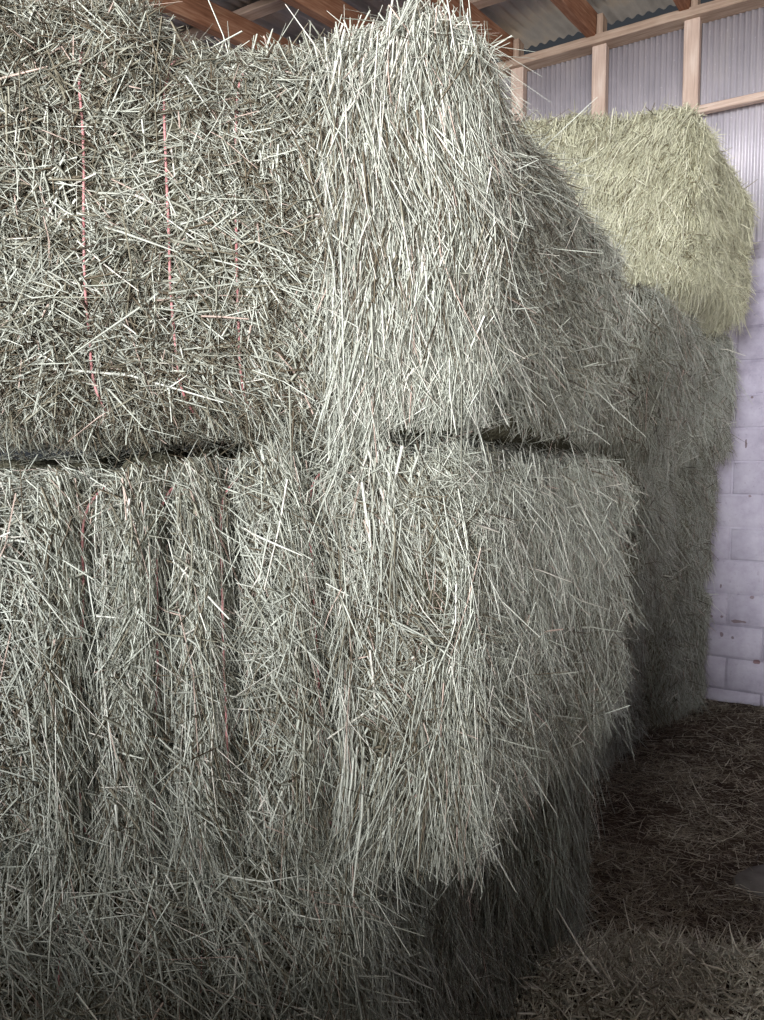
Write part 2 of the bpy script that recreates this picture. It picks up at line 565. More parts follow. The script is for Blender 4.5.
Z_OFF = 0.045
N_COURSE = 13
Z_BLOCK = Z_OFF + N_COURSE * CH + 0.09      # the bed coat caps the top course
Vs, Fs, off = [], [], 0
for c in range(-1, N_COURSE):
    ph = 0.2 if c % 2 else 0.0
    for k in range(-12, 8):
        s0 = k * 0.4064 + ph - 0.02
        gap = 0.011
        j = RNG.normal(0, 0.0012)
        x0, x1 = s0 + gap / 2, s0 + 0.4064 - gap / 2
        z0, z1 = Z_OFF + c * CH + gap / 2, Z_OFF + (c + 1) * CH - gap / 2
        e = 0.007
        y = j
        v = [(x0, y - e, z0), (x1, y - e, z0), (x1, y - e, z1), (x0, y - e, z1),
             (x0 + e, y, z0 + e), (x1 - e, y, z0 + e), (x1 - e, y, z1 - e), (x0 + e, y, z1 - e),
             (x0, y - .02, z0), (x1, y - .02, z0), (x1, y - .02, z1), (x0, y - .02, z1)]
        Vs.append(np.array(v))
        f = [(4, 5, 6, 7)] + [(i, (i + 1) % 4, 4 + (i + 1) % 4, 4 + i) for i in range(4)] + [(8 + i, 8 + (i + 1) % 4, (i + 1) % 4, i) for i in range(4)]
        Fs.append(np.array(f) + off); off += 12
v, f = box_arr(-0.85, -0.107, 1.30, 8.2, 0.2, 2.8)      # mortar bed behind the faces
v[:, 2] = np.where(v[:, 2] > 1.3, Z_BLOCK, -0.12)
Vs.append(v); Fs.append(f + off)
wall = link('wall_back', mesh_np('wall_back', np.concatenate(Vs), np.concatenate(Fs)), M_BLOCK)
wall.matrix_world = Matrix(((WU[0], WN[0], 0, WP[0]), (WU[1], WN[1], 0, WP[1]), (0, 0, 1, 0), (0, 0, 0, 1)))
tag(wall, 'white painted concrete block lower wall', kind='structure')
WALL_M = wall.matrix_world.copy()

# galvanised corrugated sheets above
M_GALV, nt, b = mat_new('galvanised_sheet', 0.5, 0.5)
b.inputs['Metallic'].default_value = 0.35
oc = objco(nt)
n1 = noise(nt, 3.0, 6, objco(nt, (1, 1, .4))); n2 = noise(nt, 60, 3, oc)
r1 = ramp(nt, [(0.3, (0.42, 0.40, 0.45)), (0.55, (0.58, 0.55, 0.60)), (0.75, (0.66, 0.62, 0.63))])
nt.links.new(n1.outputs['Fac'], r1.inputs['Fac'])
r2 = ramp(nt, [(0.66, (0, 0, 0)), (0.74, (0.25, 0.25, 0.25))])
nt.links.new(n2.outputs['Fac'], r2.inputs['Fac'])
ad = nt.nodes.new('ShaderNodeMix'); ad.data_type = 'RGBA'; ad.blend_type = 'ADD'; ad.inputs[0].default_value = 1
nt.links.new(r1.outputs['Color'], ad.inputs[6]); nt.links.new(r2.outputs['Color'], ad.inputs[7])
nt.links.new(ad.outputs[2], b.inputs['Base Color'])


def corrugated(s0, s1, a0, a1, pitch=0.0677, amp=0.0085, rows=2, per=10):
    s = np.arange(s0, s1, pitch / per)
    a = np.linspace(a0, a1, rows)
    SS, AA = np.meshgrid(s, a, indexing='ij')
    nn = np.sin(SS / pitch * 2 * math.pi) * amp
    g = np.arange(SS.size).reshape(SS.shape)
    F = np.stack([g[:-1, :-1].ravel(), g[1:, :-1].ravel(), g[1:, 1:].ravel(), g[:-1, 1:].ravel()], axis=1)
    return SS.ravel(), nn.ravel(), AA.ravel(), F


Z_PLATE = 4.13          # underside of the top plate
s, n_, z, f = corrugated(-4.9, 3.2, Z_BLOCK - 0.06, Z_PLATE + 0.03, 0.034, 0.0075)
cl = link('wall_back_upper', mesh_np('wall_back_upper', np.stack([s, n_ - 0.03, z], axis=1), f, True), M_GALV)
so = cl.modifiers.new('sheet', 'SOLIDIFY'); so.thickness = 0.0015
cl.matrix_world = WALL_M
tag(cl, 'galvanised corrugated sheet upper wall', kind='structure')


def wood_mat(name, cols, scale=(6, 6, 60)):
    m, nt, b = mat_new(name, 0.8, 0.2)
    n1 = noise(nt, 1.0, 6, objco(nt, scale)); n2 = noise(nt, 2.2, 4, objco(nt))
    mx = nt.nodes.new('ShaderNodeMath'); mx.operation = 'MULTIPLY_ADD'; mx.inputs[1].default_value = 0.6
    nt.links.new(n2.outputs['Fac'], mx.inputs[0]); nt.links.new(n1.outputs['Fac'], mx.inputs[2])
    r = ramp(nt, [(0.55, cols[0]), (0.8, cols[1]), (1.0, cols[2])])
    nt.links.new(mx.outputs[0], r.inputs['Fac']); nt.links.new(r.outputs['Color'], b.inputs['Base Color'])
    bp = nt.nodes.new('ShaderNodeBump'); bp.inputs['Distance'].default_value = 0.004; bp.inputs['Strength'].default_value = 0.5
    nt.links.new(n1.outputs['Fac'], bp.inputs['Height']); nt.links.new(bp.outputs['Normal'], b.inputs['Normal'])
    return m


M_STUD = wood_mat('pale_weathered_pine', ((0.40, 0.28, 0.23), (0.58, 0.44, 0.37), (0.68, 0.56, 0.49)), (70, 4, 70))
M_PLATE = wood_mat('weathered_brown_pine', ((0.24, 0.165, 0.125), (0.40, 0.29, 0.225), (0.52, 0.40, 0.32)), (70, 4, 70))
M_RAFT = wood_mat('reddish_brown_timber', ((0.20, 0.085, 0.048), (0.36, 0.175, 0.105), (0.50, 0.29, 0.19)), (70, 4, 70))
M_RAFTW = wood_mat('greyed_brown_timber', ((0.26, 0.19, 0.15), (0.42, 0.31, 0.25), (0.56, 0.44, 0.37)), (70, 4, 70))


def beam(name, L, W, H, mat, M, bev=0.004):
    """Squared timber with eased edges: local X width, Y length, Z height, origin at one end's middle; the faces run slightly uneven."""
    seg = max(4, int(L / 0.25))
    prof = [(-W / 2 + bev, -H / 2), (W / 2 - bev, -H / 2), (W / 2, -H / 2 + bev), (W / 2, H / 2 - bev), (W / 2 - bev, H / 2), (-W / 2 + bev, H / 2), (-W / 2, H / 2 - bev), (-W / 2, -H / 2 + bev)]
    V = []
    for i in range(seg + 1):
        dx, dz = RNG.normal(0, 0.0008), RNG.normal(0, 0.0008)
        V += [(x + dx, L * i / seg, z + dz) for x, z in prof]
    faces = []
    for i in range(seg):
        for k in range(8):
            k2 = (k + 1) % 8
            faces.append((i * 8 + k, i * 8 + k2, (i + 1) * 8 + k2, (i + 1) * 8 + k))
    me = bpy.data.meshes.new(name)
    me.from_pydata(V, [], faces + [tuple(range(8)), tuple(range(seg * 8 + 7, seg * 8 - 1, -1))])
    me.update()
    o = link(name, me, mat)
    o.matrix_world = M
    return o


def frame(o, y, z):
    """Matrix with origin o, local Y along y and local Z as near z as it gets."""
    y = Vector(y).normalized(); z = Vector(z); x = y.cross(z).normalized(); z = x.cross(y)
    return Matrix(((x[0], y[0], z[0], o[0]), (x[1], y[1], z[1], o[1]), (x[2], y[2], z[2], o[2]), (0, 0, 0, 1)))


UP = (0, 0, 1.0)
s_of = lambda px: None
STUD_S = [-1.433, -0.875, -0.316]          # measured along the wall
STEP = 0.565
stud_label = ['pale wooden wall stud seen just right of the near bale stack', 'pale wooden wall stud rising behind the middle of the top yellow bale',
              'pale wooden wall stud at the left end of the short girt']
plate = beam('top_plate', 7.0, 0.13, 0.055, M_PLATE, frame(wpt(-4.7, 0.035, Z_PLATE + 0.0275), WU, UP))
tag(plate, 'long brown timber plate running along the top of the corrugated wall', 'beam')
for i, s in enumerate([-3 * STEP - 0.875, -2 * STEP - 0.875] + STUD_S + [0.25]):
    st = beam('wall_stud', Z_PLATE - Z_BLOCK, 0.09, 0.075, M_STUD, frame(wpt(s, 0.025, Z_BLOCK), UP, WN))
    lab = stud_label[i - 2] if 2 <= i <= 4 else ['pale wooden wall stud hidden behind the stacked bales, farther one', 'pale wooden wall stud hidden behind the near top bale', '', '', '', 'pale wooden wall stud beyond the right edge'][i]
    tag(st, lab, 'stud', 'wall studs on the corrugated wall')
girt = beam('wall_girt', 1.8, 0.05, 0.045, M_STUD, frame(wpt(-0.28, 0.055, 3.585), WU, UP))
tag(girt, 'narrow horizontal timber girt fixed across the corrugated wall right of a stud', 'beam')

# roof: rafters resting on the plate, purlins and corrugated sheets above
SL = 0.15
RD = np.array((WN[0], WN[1], -SL))         # down the roof, towards the viewer
Z_RAFT = Z_PLATE + 0.055
raft_s = [-0.875 - 0.045 + STEP * k for k in range(-6, 4)]
for k, s in enumerate(raft_s):
    worn = k in (2,)
    o = beam('rafter', 6.2, 0.06, 0.15, M_RAFTW if worn else M_RAFT, frame(wpt(s, -0.06, Z_RAFT + 0.09), RD, UP))
    lab = {1: 'brown roof rafter second from the left of those in view', 2: 'greyed brown roof rafter leftmost in view, above the dip in the near top bale',
           3: 'reddish brown roof rafter above the left shoulder of the near top bale',
           4: 'reddish brown roof rafter just showing above the tallest stems of the near top bale',
           5: 'brown roof rafter meeting the plate above the left wall stud', 6: 'brown roof rafter meeting the plate above the middle wall stud',
           7: 'brown roof rafter meeting the plate above the right wall stud'}.get(k, 'brown roof rafter out of view beyond the others')
    tag(o, lab, 'rafter', 'roof rafters')
for k, s in enumerate(raft_s[4:8]):
    o = beam('blocking', 0.12, 0.04, 0.10, M_PLATE, frame(wpt(s + 0.055, 0.045, Z_RAFT + 0.0), UP, WN))
    tag(o, ['short wooden block on the plate left of the first stud', 'short split wooden block on the plate above the left wall stud',
            'short wooden block on the plate above the middle wall stud', 'short wooden block on the plate above the right wall stud'][k], 'block', 'blocks beside the rafters')
for k, dd in enumerate((0.75, 1.55, 2.35, 3.15, 3.95, 4.75, 5.55)):
    p = wpt(-4.6, -0.06, Z_RAFT + 0.185) + RD * dd
    o = beam('purlin', 6.9, 0.09, 0.04, M_RAFTW, frame(p, WU, UP))
    tag(o, ['brown roof purlin nearest the top plate', 'brown roof purlin second from the top plate', 'brown roof purlin third from the top plate', 'brown roof purlin fourth from the top plate',
            'brown roof purlin fifth from the top plate', 'brown roof purlin sixth from the top plate', 'brown roof purlin farthest from the top plate'][k], 'purlin', 'roof purlins')

M_ROOF, nt, b = mat_new('rusting_roof_sheet', 0.55, 0.4)
n1 = noise(nt, 1.6, 6, objco(nt)); n2 = noise(nt, 9, 5, objco(nt, (1, .2, 1)))
mx = nt.nodes.new('ShaderNodeMath'); mx.operation = 'MULTIPLY_ADD'; mx.inputs[1].default_value = 0.5
nt.links.new(n2.outputs['Fac'], mx.inputs[0]); nt.links.new(n1.outputs['Fac'], mx.inputs[2])
r = ramp(nt, [(0.5, (0.20, 0.19, 0.19)), (0.75, (0.40, 0.385, 0.38)), (0.95, (0.54, 0.46, 0.38))])
nt.links.new(mx.outputs[0], r.inputs['Fac']); nt.links.new(r.outputs['Color'], b.inputs['Base Color'])
s, n_, a, f = corrugated(-4.7, 3.3, -0.25, 6.4, pitch=0.0677, amp=0.009)
me = mesh_np('ceiling', np.stack([s, a, n_], axis=1), f, True)
ce = link('ceiling', me, M_ROOF)
o0 = wpt(0, -0.06, Z_RAFT + 0.222)
rd = Vector(RD); zz = Vector(WU).cross(rd.normalized())
if zz.z < 0: zz = -zz
ce.matrix_world = Matrix(((WU[0], RD[0], zz[0], o0[0]), (WU[1], RD[1], zz[1], o0[1]), (WU[2], RD[2], zz[2], o0[2]), (0, 0, 0, 1)))
so = ce.modifiers.new('sheet', 'SOLIDIFY'); so.thickness = 0.0015
tag(ce, 'rusting corrugated roof sheets over the rafters', kind='structure')

M_DARK_WALL, nt, b = mat_new('dark_added_wall', 0.9, 0.1)  # near-black so the added walls bounce little light onto the bales
n1 = noise(nt, 1.0, 5, objco(nt, (3, 3, 40)))
r = ramp(nt, [(0.3, (0.03, 0.022, 0.018)), (0.7, (0.07, 0.055, 0.045))])
nt.links.new(n1.outputs['Fac'], r.inputs['Fac']); nt.links.new(r.outputs['Color'], b.inputs['Base Color'])
# added wall behind the viewer, put there to shade the floor and lower bales
v, f = box_arr(-2.7, -0.5, 0.595, 4.8, 0.2, 1.39)
v2, f2 = box_arr(0.475, -0.5, 0.30, 1.55, 0.2, 0.80)      # lower here to let light reach the heap and floor
fw = link('added_wall_front', mesh_np('added_wall_front', np.concatenate([v, v2]), np.concatenate([f, f2 + 8])), M_DARK_WALL)
bv = fw.modifiers.new('edge', 'BEVEL'); bv.width = 0.01
v, f = box_arr(3.0, 2.7, 1.1, 0.2, 5.6, 2.4)              # added unseen wall on the right, keeping side light off the lower bales
rw = link('added_wall_right', mesh_np('added_wall_right', v, f), M_DARK_WALL)
rw.matrix_world = WALL_M
tag(rw, 'added dark wall out of view on the right, cutting side light', kind='structure')
tag(fw, 'added low dark wall behind the viewer, shading the lower bales', kind='structure')

# ================================================================== near stack
FACE = lambda P, N: np.clip(-N[:, 1], 0, 1)
SIDE = lambda P, N: sstep(N[:, 0], 0.45, 0.75)
NEAR_GROUP = 'bales of the near stack'

# ---- top bale
g1 = [(at(88, 200, 1.37)[0], 0.0, 1.0), (at(175, 200, 1.40)[0], -0.03, 1.0), (at(243, 250, 1.42)[0], 0.0, 0.8)]
X_D0, X_D1 = at(325, 250, 1.41)[0], at(482, 250, 1.45)[0]


def top_extra(P, N):
    f = np.clip(-N[:, 1] + np.clip(N[:, 0], 0, 1) * 0.3, 0, 1)
    drape = sstep(P[:, 0], X_D0 - 0.01, X_D0 + 0.05) * (1 - sstep(P[:, 0], X_D1 - 0.02, X_D1 + 0.06))
    low = -0.05 * np.exp(-((P[:, 2] - 1.50) / 0.05) ** 2) * (P[:, 0] < X_D0)
    up = np.clip(N[:, 2], 0, 1)
    crown = 0.075 * (1 - sstep(P[:, 0], -0.44, -0.38)) + 0.05 * np.exp(-((P[:, 0] - 0.07) / 0.10) ** 2) - 0.07 * sstep(P[:, 0], 0.30, 0.68)
    return 0.022 * drape * f + low * f + crown * up


T1 = Bale('top', [(-1.15, 1.31), (0.155, 1.41), (0.72, 2.34), (-0.5, 2.55)], 1.55, 2.19, rad=0.11, grooves=g1, gdepth=0.014, gwidth=0.014,
          lump=0.024, res=0.016, seed=3, extra=top_extra, top=(0.04, 0.02, -0.04, 0.02))
wd1 = lambda P: sstep(P[:, 0], X_D0 - 0.005, X_D0 + 0.03) * (1 - sstep(P[:, 0], X_D1 - 0.04, X_D1 + 0.04))
left1 = lambda P: 1 - sstep(P[:, 0], X_D0 - 0.02, X_D0 + 0.02)
TW1 = [(g1[0][0], 0.0, 1.89), (g1[1][0], -0.03, 1.89), (g1[2][0], 0.0, 1.89)]
ZR1 = [(1.74, 2.16), (1.73, 2.08), (1.76, 1.92)]
bare1 = lambda P: 1 - 0.95 * near_twine(P, TW1, ZR1, 0.017)
packs = []
# chopped stubble of the cut face
P, N = sample_mesh(T1.V, T1.F, T1.VN, lambda P, N: facing(P, N) * left1(P) * bare1(P) * holes(P, 801) * (N[:, 2] < 0.75), 42000)
packs.append(make_stems(P, N, 0.042, 0.016, 0.0029, 0.3, 1.5, 1.2, 0.5, 0.40, 0.014, 0.1, 0.35, 0.24, 10))
# longer stems lying over it, mostly sideways
P, N = sample_mesh(T1.V, T1.F, T1.VN, lambda P, N: facing(P, N) * left1(P) * bare1(P), 8500)
packs.append(make_stems(P, N, 0.085, 0.035, 0.0030, 0.9, 0.9, 1.2, 0.05, 0.18, 0.022, 0.15, 0.50, 0.22, 20))
# dark side
P, N = sample_mesh(T1.V, T1.F, T1.VN, lambda P, N: facing(P, N) * SIDE(P, N) * holes(P, 811), 28000)
packs.append(make_stems(P, N, 0.06, 0.025, 0.0031, 0.35, 0.85, 1.2, 0.22, 0.3, 0.014, 0.2, 0.52, 0.24, 30))
P, N = sample_mesh(T1.V, T1.F, T1.VN, lambda P, N: facing(P, N) * SIDE(P, N), 6000)
packs.append(make_stems(P, N, 0.10, 0.04, 0.0034, 0.5, 0.6, 0.9, 0.05, 0.15, 0.022, 0.25, 0.68, 0.2, 40))
# top, wisps standing up along the edge
P, N = sample_mesh(T1.V, T1.F, T1.VN, lambda P, N: (N[:, 2] > 0.35) * (P[:, 1] < 2.1), 9000)
packs.append(make_stems(P, N, 0.085, 0.035, 0.0034, 0.0, 1.6, 1.0, 0.16, 0.26, 0.02, 0.2, 0.62, 0.2, 50))
P, N = sample_mesh(T1.V, T1.F, T1.VN, lambda P, N: (N[:, 2] > 0.4) * (N[:, 2] < 0.98) * (P[:, 1] < 1.9), 900)
packs.append(make_stems(P, N, 0.09, 0.04, 0.0036, 0.5, 1.6, 1.0, 0.6, 0.3, 0.02, 0.5, 0.7, 0.18, 55))
# long stems falling over the corner
hang = []
P, N = sample_mesh(T1.V, T1.F, T1.VN, lambda P, N: facing(P, N) * wd1(P) * (N[:, 2] < 0.9) * holes(P * np.array((1, 1, .35)), 821, 20), 38000)
hang.append(make_stems(P, N, 0.10, 0.035, 0.0028, -0.05, 0.33, 0.55, 0.06, 0.13, 0.02, 0.3, 0.68, 0.2, 60))
P, N = sample_mesh(T1.V, T1.F, T1.VN, lambda P, N: facing(P, N) * wd1(P) * (N[:, 2] < 0.9), 10000)
hang.append(make_stems(P, N, 0.14, 0.05, 0.0031, -0.05, 0.22, 0.5, 0.06, 0.12, 0.035, 0.3, 0.72, 0.2, 70))
P, N = sample_mesh(T1.V, T1.F, T1.VN, lambda P, N: facing(P, N) * wd1(P) * (P[:, 2] < 1.62) * (P[:, 0] > 0), 5000)
hang.append(make_stems(P, N, 0.11, 0.03, 0.0036, -0.05, 0.2, 0.3, 0.10, 0.1, 0.03, 0.4, 0.6, 0.2, 75))
# stems over the edge where cut face and hanging stems meet: slanting to the right
P, N = sample_mesh(T1.V, T1.F, T1.VN, lambda P, N: facing(P, N) * np.exp(-((P[:, 0] - X_D0 + 0.06) / 0.06) ** 2), 8000)
packs.append(make_stems(P, N, 0.085, 0.03, 0.0034, 0.75, 0.4, 0.5, 0.05, 0.15, 0.02, 0.2, 0.55, 0.2, 80))
# lower lip of the cut face
P, N = sample_mesh(T1.V, T1.F, T1.VN, lambda P, N: facing(P, N) * (P[:, 2] < 1.62) * (P[:, 2] > 1.5) * left1(P), 9000)
packs.append(make_stems(P, N, 0.055, 0.02, 0.0034, 0.25, 0.7, 0.8, 0.5, 0.35, 0.012, 0.4, 0.5, 0.22, 90))
keep1 = lambda lo, hi, C: lo > 1.505 + 0.02 * sstep(C[:, 0], -0.6, -0.3) - 0.07 * sstep(C[:, 0], -0.28, -0.18) + 0.085 * sstep(C[:, 0], -0.04, 0.03) - 0.02 * sstep(C[:, 0], 0.2, 0.7) + 0.012 * vnoise(C * np.array((1, 1, 0)), 9, 77)
packs = [trim(p, keep1) for p in packs]
hang = [trim(p, keep1) for p in hang]
tw = [twine_loop(T1, gx, lean, 0.012, 0.0025) for gx, lean, k in g1]
finish_bale(T1, 'large grey-green hay bale topmost in the near stack, red twine on its cut face', M_PACK, M_GREEN, packs, hang, tw, NEAR_GROUP)

# ---- middle bale
g2 = [(at(73, 640, 1.34)[0], 0.03, 0.9), (at(153, 660, 1.36)[0], 0.03, 1.1), (at(224, 640, 1.38)[0], -0.02, 1.15), (at(318, 640, 1.41)[0], -0.05, 0.9)]
X2_D0, X2_D1 = at(345, 650, 1.41)[0], at(470, 650, 1.42)[0]


def mid_extra(P, N):
    f = np.clip(-N[:, 1], 0, 1)
    zc = 1.115
    saw = np.zeros(len(P))
    for gx, lean, k in g2:                      # each ridge swells towards its right edge, the next starts behind it
        t = P[:, 0] - (gx + lean * (P[:, 2] - zc))
        saw += k * (0.022 * np.exp(-((t + 0.045) / 0.035) ** 2) * (t < 0.01) - 0.052 * np.exp(-np.clip(t - 0.006, 0, 9) / 0.035) * sstep(t, -0.012, 0.008))
    back = 0.07 * sstep(P[:, 1], 1.47, 1.56) * np.clip(N[:, 2], 0, 1) * sstep(0.155 + (P[:, 1] - 1.4) * 0.63 - P[:, 0], 0.07, 0.15)
    drape = sstep(P[:, 0], X2_D0, X2_D0 + 0.05) * (1 - sstep(P[:, 0], X2_D1 - 0.04, X2_D1 + 0.04))
    return 0.02 * drape * f + saw * f + back


T2 = Bale('mid', [(-1.15, 1.355), (0.15, 1.395), (0.735, 2.30), (-0.5, 2.55)], 0.75, 1.48, rad=0.09, grooves=g2, gdepth=0.065, gwidth=0.019,
          lump=0.018, seed=23, res=0.013, extra=mid_extra, top=(-0.08, 0.035, 0.0, -0.05))
wd2 = lambda P: sstep(P[:, 0], X2_D0 - 0.03, X2_D0 + 0.04) * (1 - sstep(P[:, 0], X2_D1 - 0.03, X2_D1 + 0.05))
left2 = lambda P: 1 - sstep(P[:, 0], X2_D0 - 0.04, X2_D0 + 0.04)
zc2 = 0.5 * (T2.z0 + T2.z1)
TW2 = [(gx, lean, zc2) for gx, lean, k in g2]
bare2 = lambda P: 1 - 0.9 * near_twine(P, TW2[:3], [(0.98, 1.28), (1.15, 1.25), (1.0, 1.2)], 0.010)


def ridge(P):
    """Right flank of every ridge between two twine grooves, where stems hang in a fringe."""
    w = np.zeros(len(P))
    for gx, lean, k in g2:
        c = gx + lean * (P[:, 2] - zc2)
        w = np.maximum(w, np.exp(-((P[:, 0] - c + 0.030) / 0.022) ** 2))
    return w


def ingroove(P):
    w = np.zeros(len(P))
    for gx, lean, k in g2:
        c = gx + lean * (P[:, 2] - zc2)
        w = np.maximum(w, k * np.exp(-((P[:, 0] - c - 0.010) / 0.015) ** 2) * (P[:, 1] < 1.6))
    return 1 - 0.94 * np.clip(w * 1.3, 0, 1)


def by_groove(P):
    w = np.zeros(len(P))
    for gx, lean, k in g2:
        c = gx + lean * (P[:, 2] - zc2)
        w = np.maximum(w, np.exp(-((P[:, 0] - c) / 0.055) ** 2) * (P[:, 1] < 1.6))
    return w


vis2 = lambda P, N: facing(P, N)
packs = []
P, N = sample_mesh(T2.V, T2.F, T2.VN, lambda P, N: vis2(P, N) * left2(P) * bare2(P) * ingroove(P) * holes(P, 831), 25000)
bg = by_groove(P)
packs.append(make_stems(P, N, 0.07, 0.028, 0.0031, 0.5 - 0.4 * bg, 1.1 - 0.9 * bg, 1.2 - 0.9 * bg, 0.10, 0.25, 0.015, 0.15, 0.5, 0.22, 110))
P, N = sample_mesh(T2.V, T2.F, T2.VN, lambda P, N: vis2(P, N) * left2(P) * ridge(P) * (N[:, 2] < 0.8) * bare2(P) * ingroove(P), 22000)
packs.append(make_stems(P, N, 0.10, 0.035, 0.0033, 0.12, 0.25, 0.35, 0.07, 0.12, 0.028, 0.35, 0.55, 0.2, 120))
P, N = sample_mesh(T2.V, T2.F, T2.VN, lambda P, N: vis2(P, N) * left2(P) * bare2(P) * ingroove(P), 3600)
bg = by_groove(P)
packs.append(make_stems(P, N, 0.12, 0.045, 0.0033, 0.6 - 0.5 * bg, 0.9 - 0.75 * bg, 0.8 - 0.6 * bg, 0.06, 0.15, 0.035, 0.2, 0.72, 0.18, 130))
# side face: fine stems hanging a little
P, N = sample_mesh(T2.V, T2.F, T2.VN, lambda P, N: vis2(P, N) * SIDE(P, N) * holes(P, 841, lo=0.3), 25000)
packs.append(make_stems(P, N, 0.08, 0.03, 0.0029, 0.25, 0.65, 0.8, 0.08, 0.16, 0.016, 0.25, 0.5, 0.2, 140))
P, N = sample_mesh(T2.V, T2.F, T2.VN, lambda P, N: vis2(P, N) * SIDE(P, N), 4200)
packs.append(make_stems(P, N, 0.12, 0.045, 0.0031, 0.35, 0.7, 0.6, 0.08, 0.16, 0.03, 0.3, 0.72, 0.18, 150))
# top edge
P, N = sample_mesh(T2.V, T2.F, T2.VN, lambda P, N: (N[:, 2] > 0.3) * facing(P, N, -0.6) * (P[:, 1] < 2.4), 7000)
packs.append(make_stems(P, N, 0.09, 0.035, 0.0031, 1.2, 0.8, 0.8, 0.05, 0.12, 0.014, 0.2, 0.6, 0.2, 160))
# lower edge fringe
P, N = sample_mesh(T2.V, T2.F, T2.VN, lambda P, N: facing(P, N, -0.6) * (P[:, 2] < 0.90) * (N[:, 2] > -0.8), 12000)
packs.append(make_stems(P, N, 0.10, 0.04, 0.0031, 0.1, 0.4, 0.4, 0.10, 0.15, 0.02, 0.5, 0.55, 0.2, 170))
hang = []
P, N = sample_mesh(T2.V, T2.F, T2.VN, lambda P, N: vis2(P, N) * wd2(P) * (N[:, 2] < 0.85) * holes(P * np.array((1, 1, .4)), 851), 22000)
hang.append(make_stems(P, N, 0.085, 0.035, 0.0029, 0.15, 0.75, 1.1, 0.06, 0.14, 0.018, 0.25, 0.50, 0.22, 180))
P, N = sample_mesh(T2.V, T2.F, T2.VN, lambda P, N: vis2(P, N) * wd2(P) * (N[:, 2] < 0.85) * sstep(vnoise(P * np.array((1, 1, .15)), 14, 7), 0.0, 0.35), 15000)
hang.append(make_stems(P, N, 0.14, 0.045, 0.0031, 0.04, 0.20, 0.35, 0.05, 0.08, 0.04, 0.3, 0.68, 0.2, 190))
P, N = sample_mesh(T2.V, T2.F, T2.VN, lambda P, N: facing(P, N, -0.5) * wd2(P) * (P[:, 2] < 0.92), 11000)
hang.append(make_stems(P, N, 0.14, 0.045, 0.0033, 0.02, 0.18, 0.25, 0.05, 0.1, 0.03, 0.4, 0.62, 0.2, 195, lift=0.01))
keep2 = lambda lo, hi, C: (hi < 1.478 + 0.02 * sstep(C[:, 0], -0.5, -0.3) + 0.09 * sstep(C[:, 0], -0.28, -0.15) - 0.05 * sstep(C[:, 0], -0.06, 0.02) + 0.01 * vnoise(C * np.array((1, 1, 0)), 9, 78) - 0.03 * sstep(C[:, 0], 0.16, 0.7))
packs = [trim(p, keep2) for p in packs]
hang = [trim(p, keep2) for p in hang]
keep2b = lambda lo, hi, C: (lo > 0.695 + 0.03 * vnoise(C * np.array((1, 1, 0)), 16, 79)) | (C[:, 0] > 0.35) | (C[:, 0] < -0.2)
hang = [trim(p, keep2b) for p in hang]
packs = [trim(p, keep2b) for p in packs]
tw = [twine_loop(T2, gx, lean, 0.009 if i == 0 else 0.003, 0.0025) for i, (gx, lean, k) in enumerate(g2)]
finish_bale(T2, 'large grey-green hay bale in the middle of the near stack, face ridged by twine', M_PACK, M_GREEN, packs, hang, tw, NEAR_GROUP)

# ---- bottom bale
g3 = [(at(50, 950, 1.33)[0], 0.0, 0.8), (at(200, 960, 1.38)[0], 0.02, 1.0), (at(300, 960, 1.40)[0], 0.0, 0.6)]
T3 = Bale('low', [(-1.15, 1.31), (-0.06, 1.36), (0.665, 2.40), (-0.5, 2.55)], -0.02, 0.745, rad=0.11, grooves=g3, gdepth=0.03, gwidth=0.03, lump=0.024, seed=43)
packs = []
P, N = sample_mesh(T3.V, T3.F, T3.VN, lambda P, N: facing(P, N) * (P[:, 0] < 0.0) * holes(P, 861), 22000)
packs.append(make_stems(P, N, 0.075, 0.03, 0.0031, 0.4, 0.9, 1.1, 0.10, 0.2, 0.02, 0.2, 0.48, 0.22, 210))
P, N = sample_mesh(T3.V, T3.F, T3.VN, lambda P, N: facing(P, N) * (P[:, 0] < 0.0), 3000)
packs.append(make_stems(P, N, 0.13, 0.05, 0.0032, 0.4, 0.6, 0.8, 0.06, 0.15, 0.035, 0.25, 0.68, 0.2, 220))
P, N = sample_mesh(T3.V, T3.F, T3.VN, lambda P, N: facing(P, N) * np.exp(-((P[:, 0] + 0.06) / 0.05) ** 2), 14000)
packs.append(make_stems(P, N, 0.14, 0.05, 0.0032, -0.15, 0.25, 0.3, 0.08, 0.1, 0.03, 0.4, 0.55, 0.2, 230))
P, N = sample_mesh(T3.V, T3.F, T3.VN, lambda P, N: facing(P, N) * SIDE(P, N) * holes(P, 871), 20000)
packs.append(make_stems(P, N, 0.09, 0.035, 0.0029, 0.12, 0.45, 0.6, 0.08, 0.15, 0.02, 0.3, 0.48, 0.2, 240))
P, N = sample_mesh(T3.V, T3.F, T3.VN, lambda P, N: facing(P, N, -0.6) * (P[:, 0] > 0.45), 9000)
packs.append(make_stems(P, N, 0.15, 0.05, 0.0031, 0.12, 0.22, 0.25, 0.06, 0.1, 0.035, 0.35, 0.55, 0.2, 250))
tw = [twine_loop(T3, gx, lean, 0.003) for gx, lean, k in g3[:2]]
finish_bale(T3, 'large shaded hay bale at the bottom of the near stack, resting on the earth floor', M_PACK, M_GREEN, packs, None, tw, NEAR_GROUP)

# ================================================================== far stack against the back wall
FAR_GROUP = 'bales of the far stack'
BACKV = np.array((-0.866, 0.5))


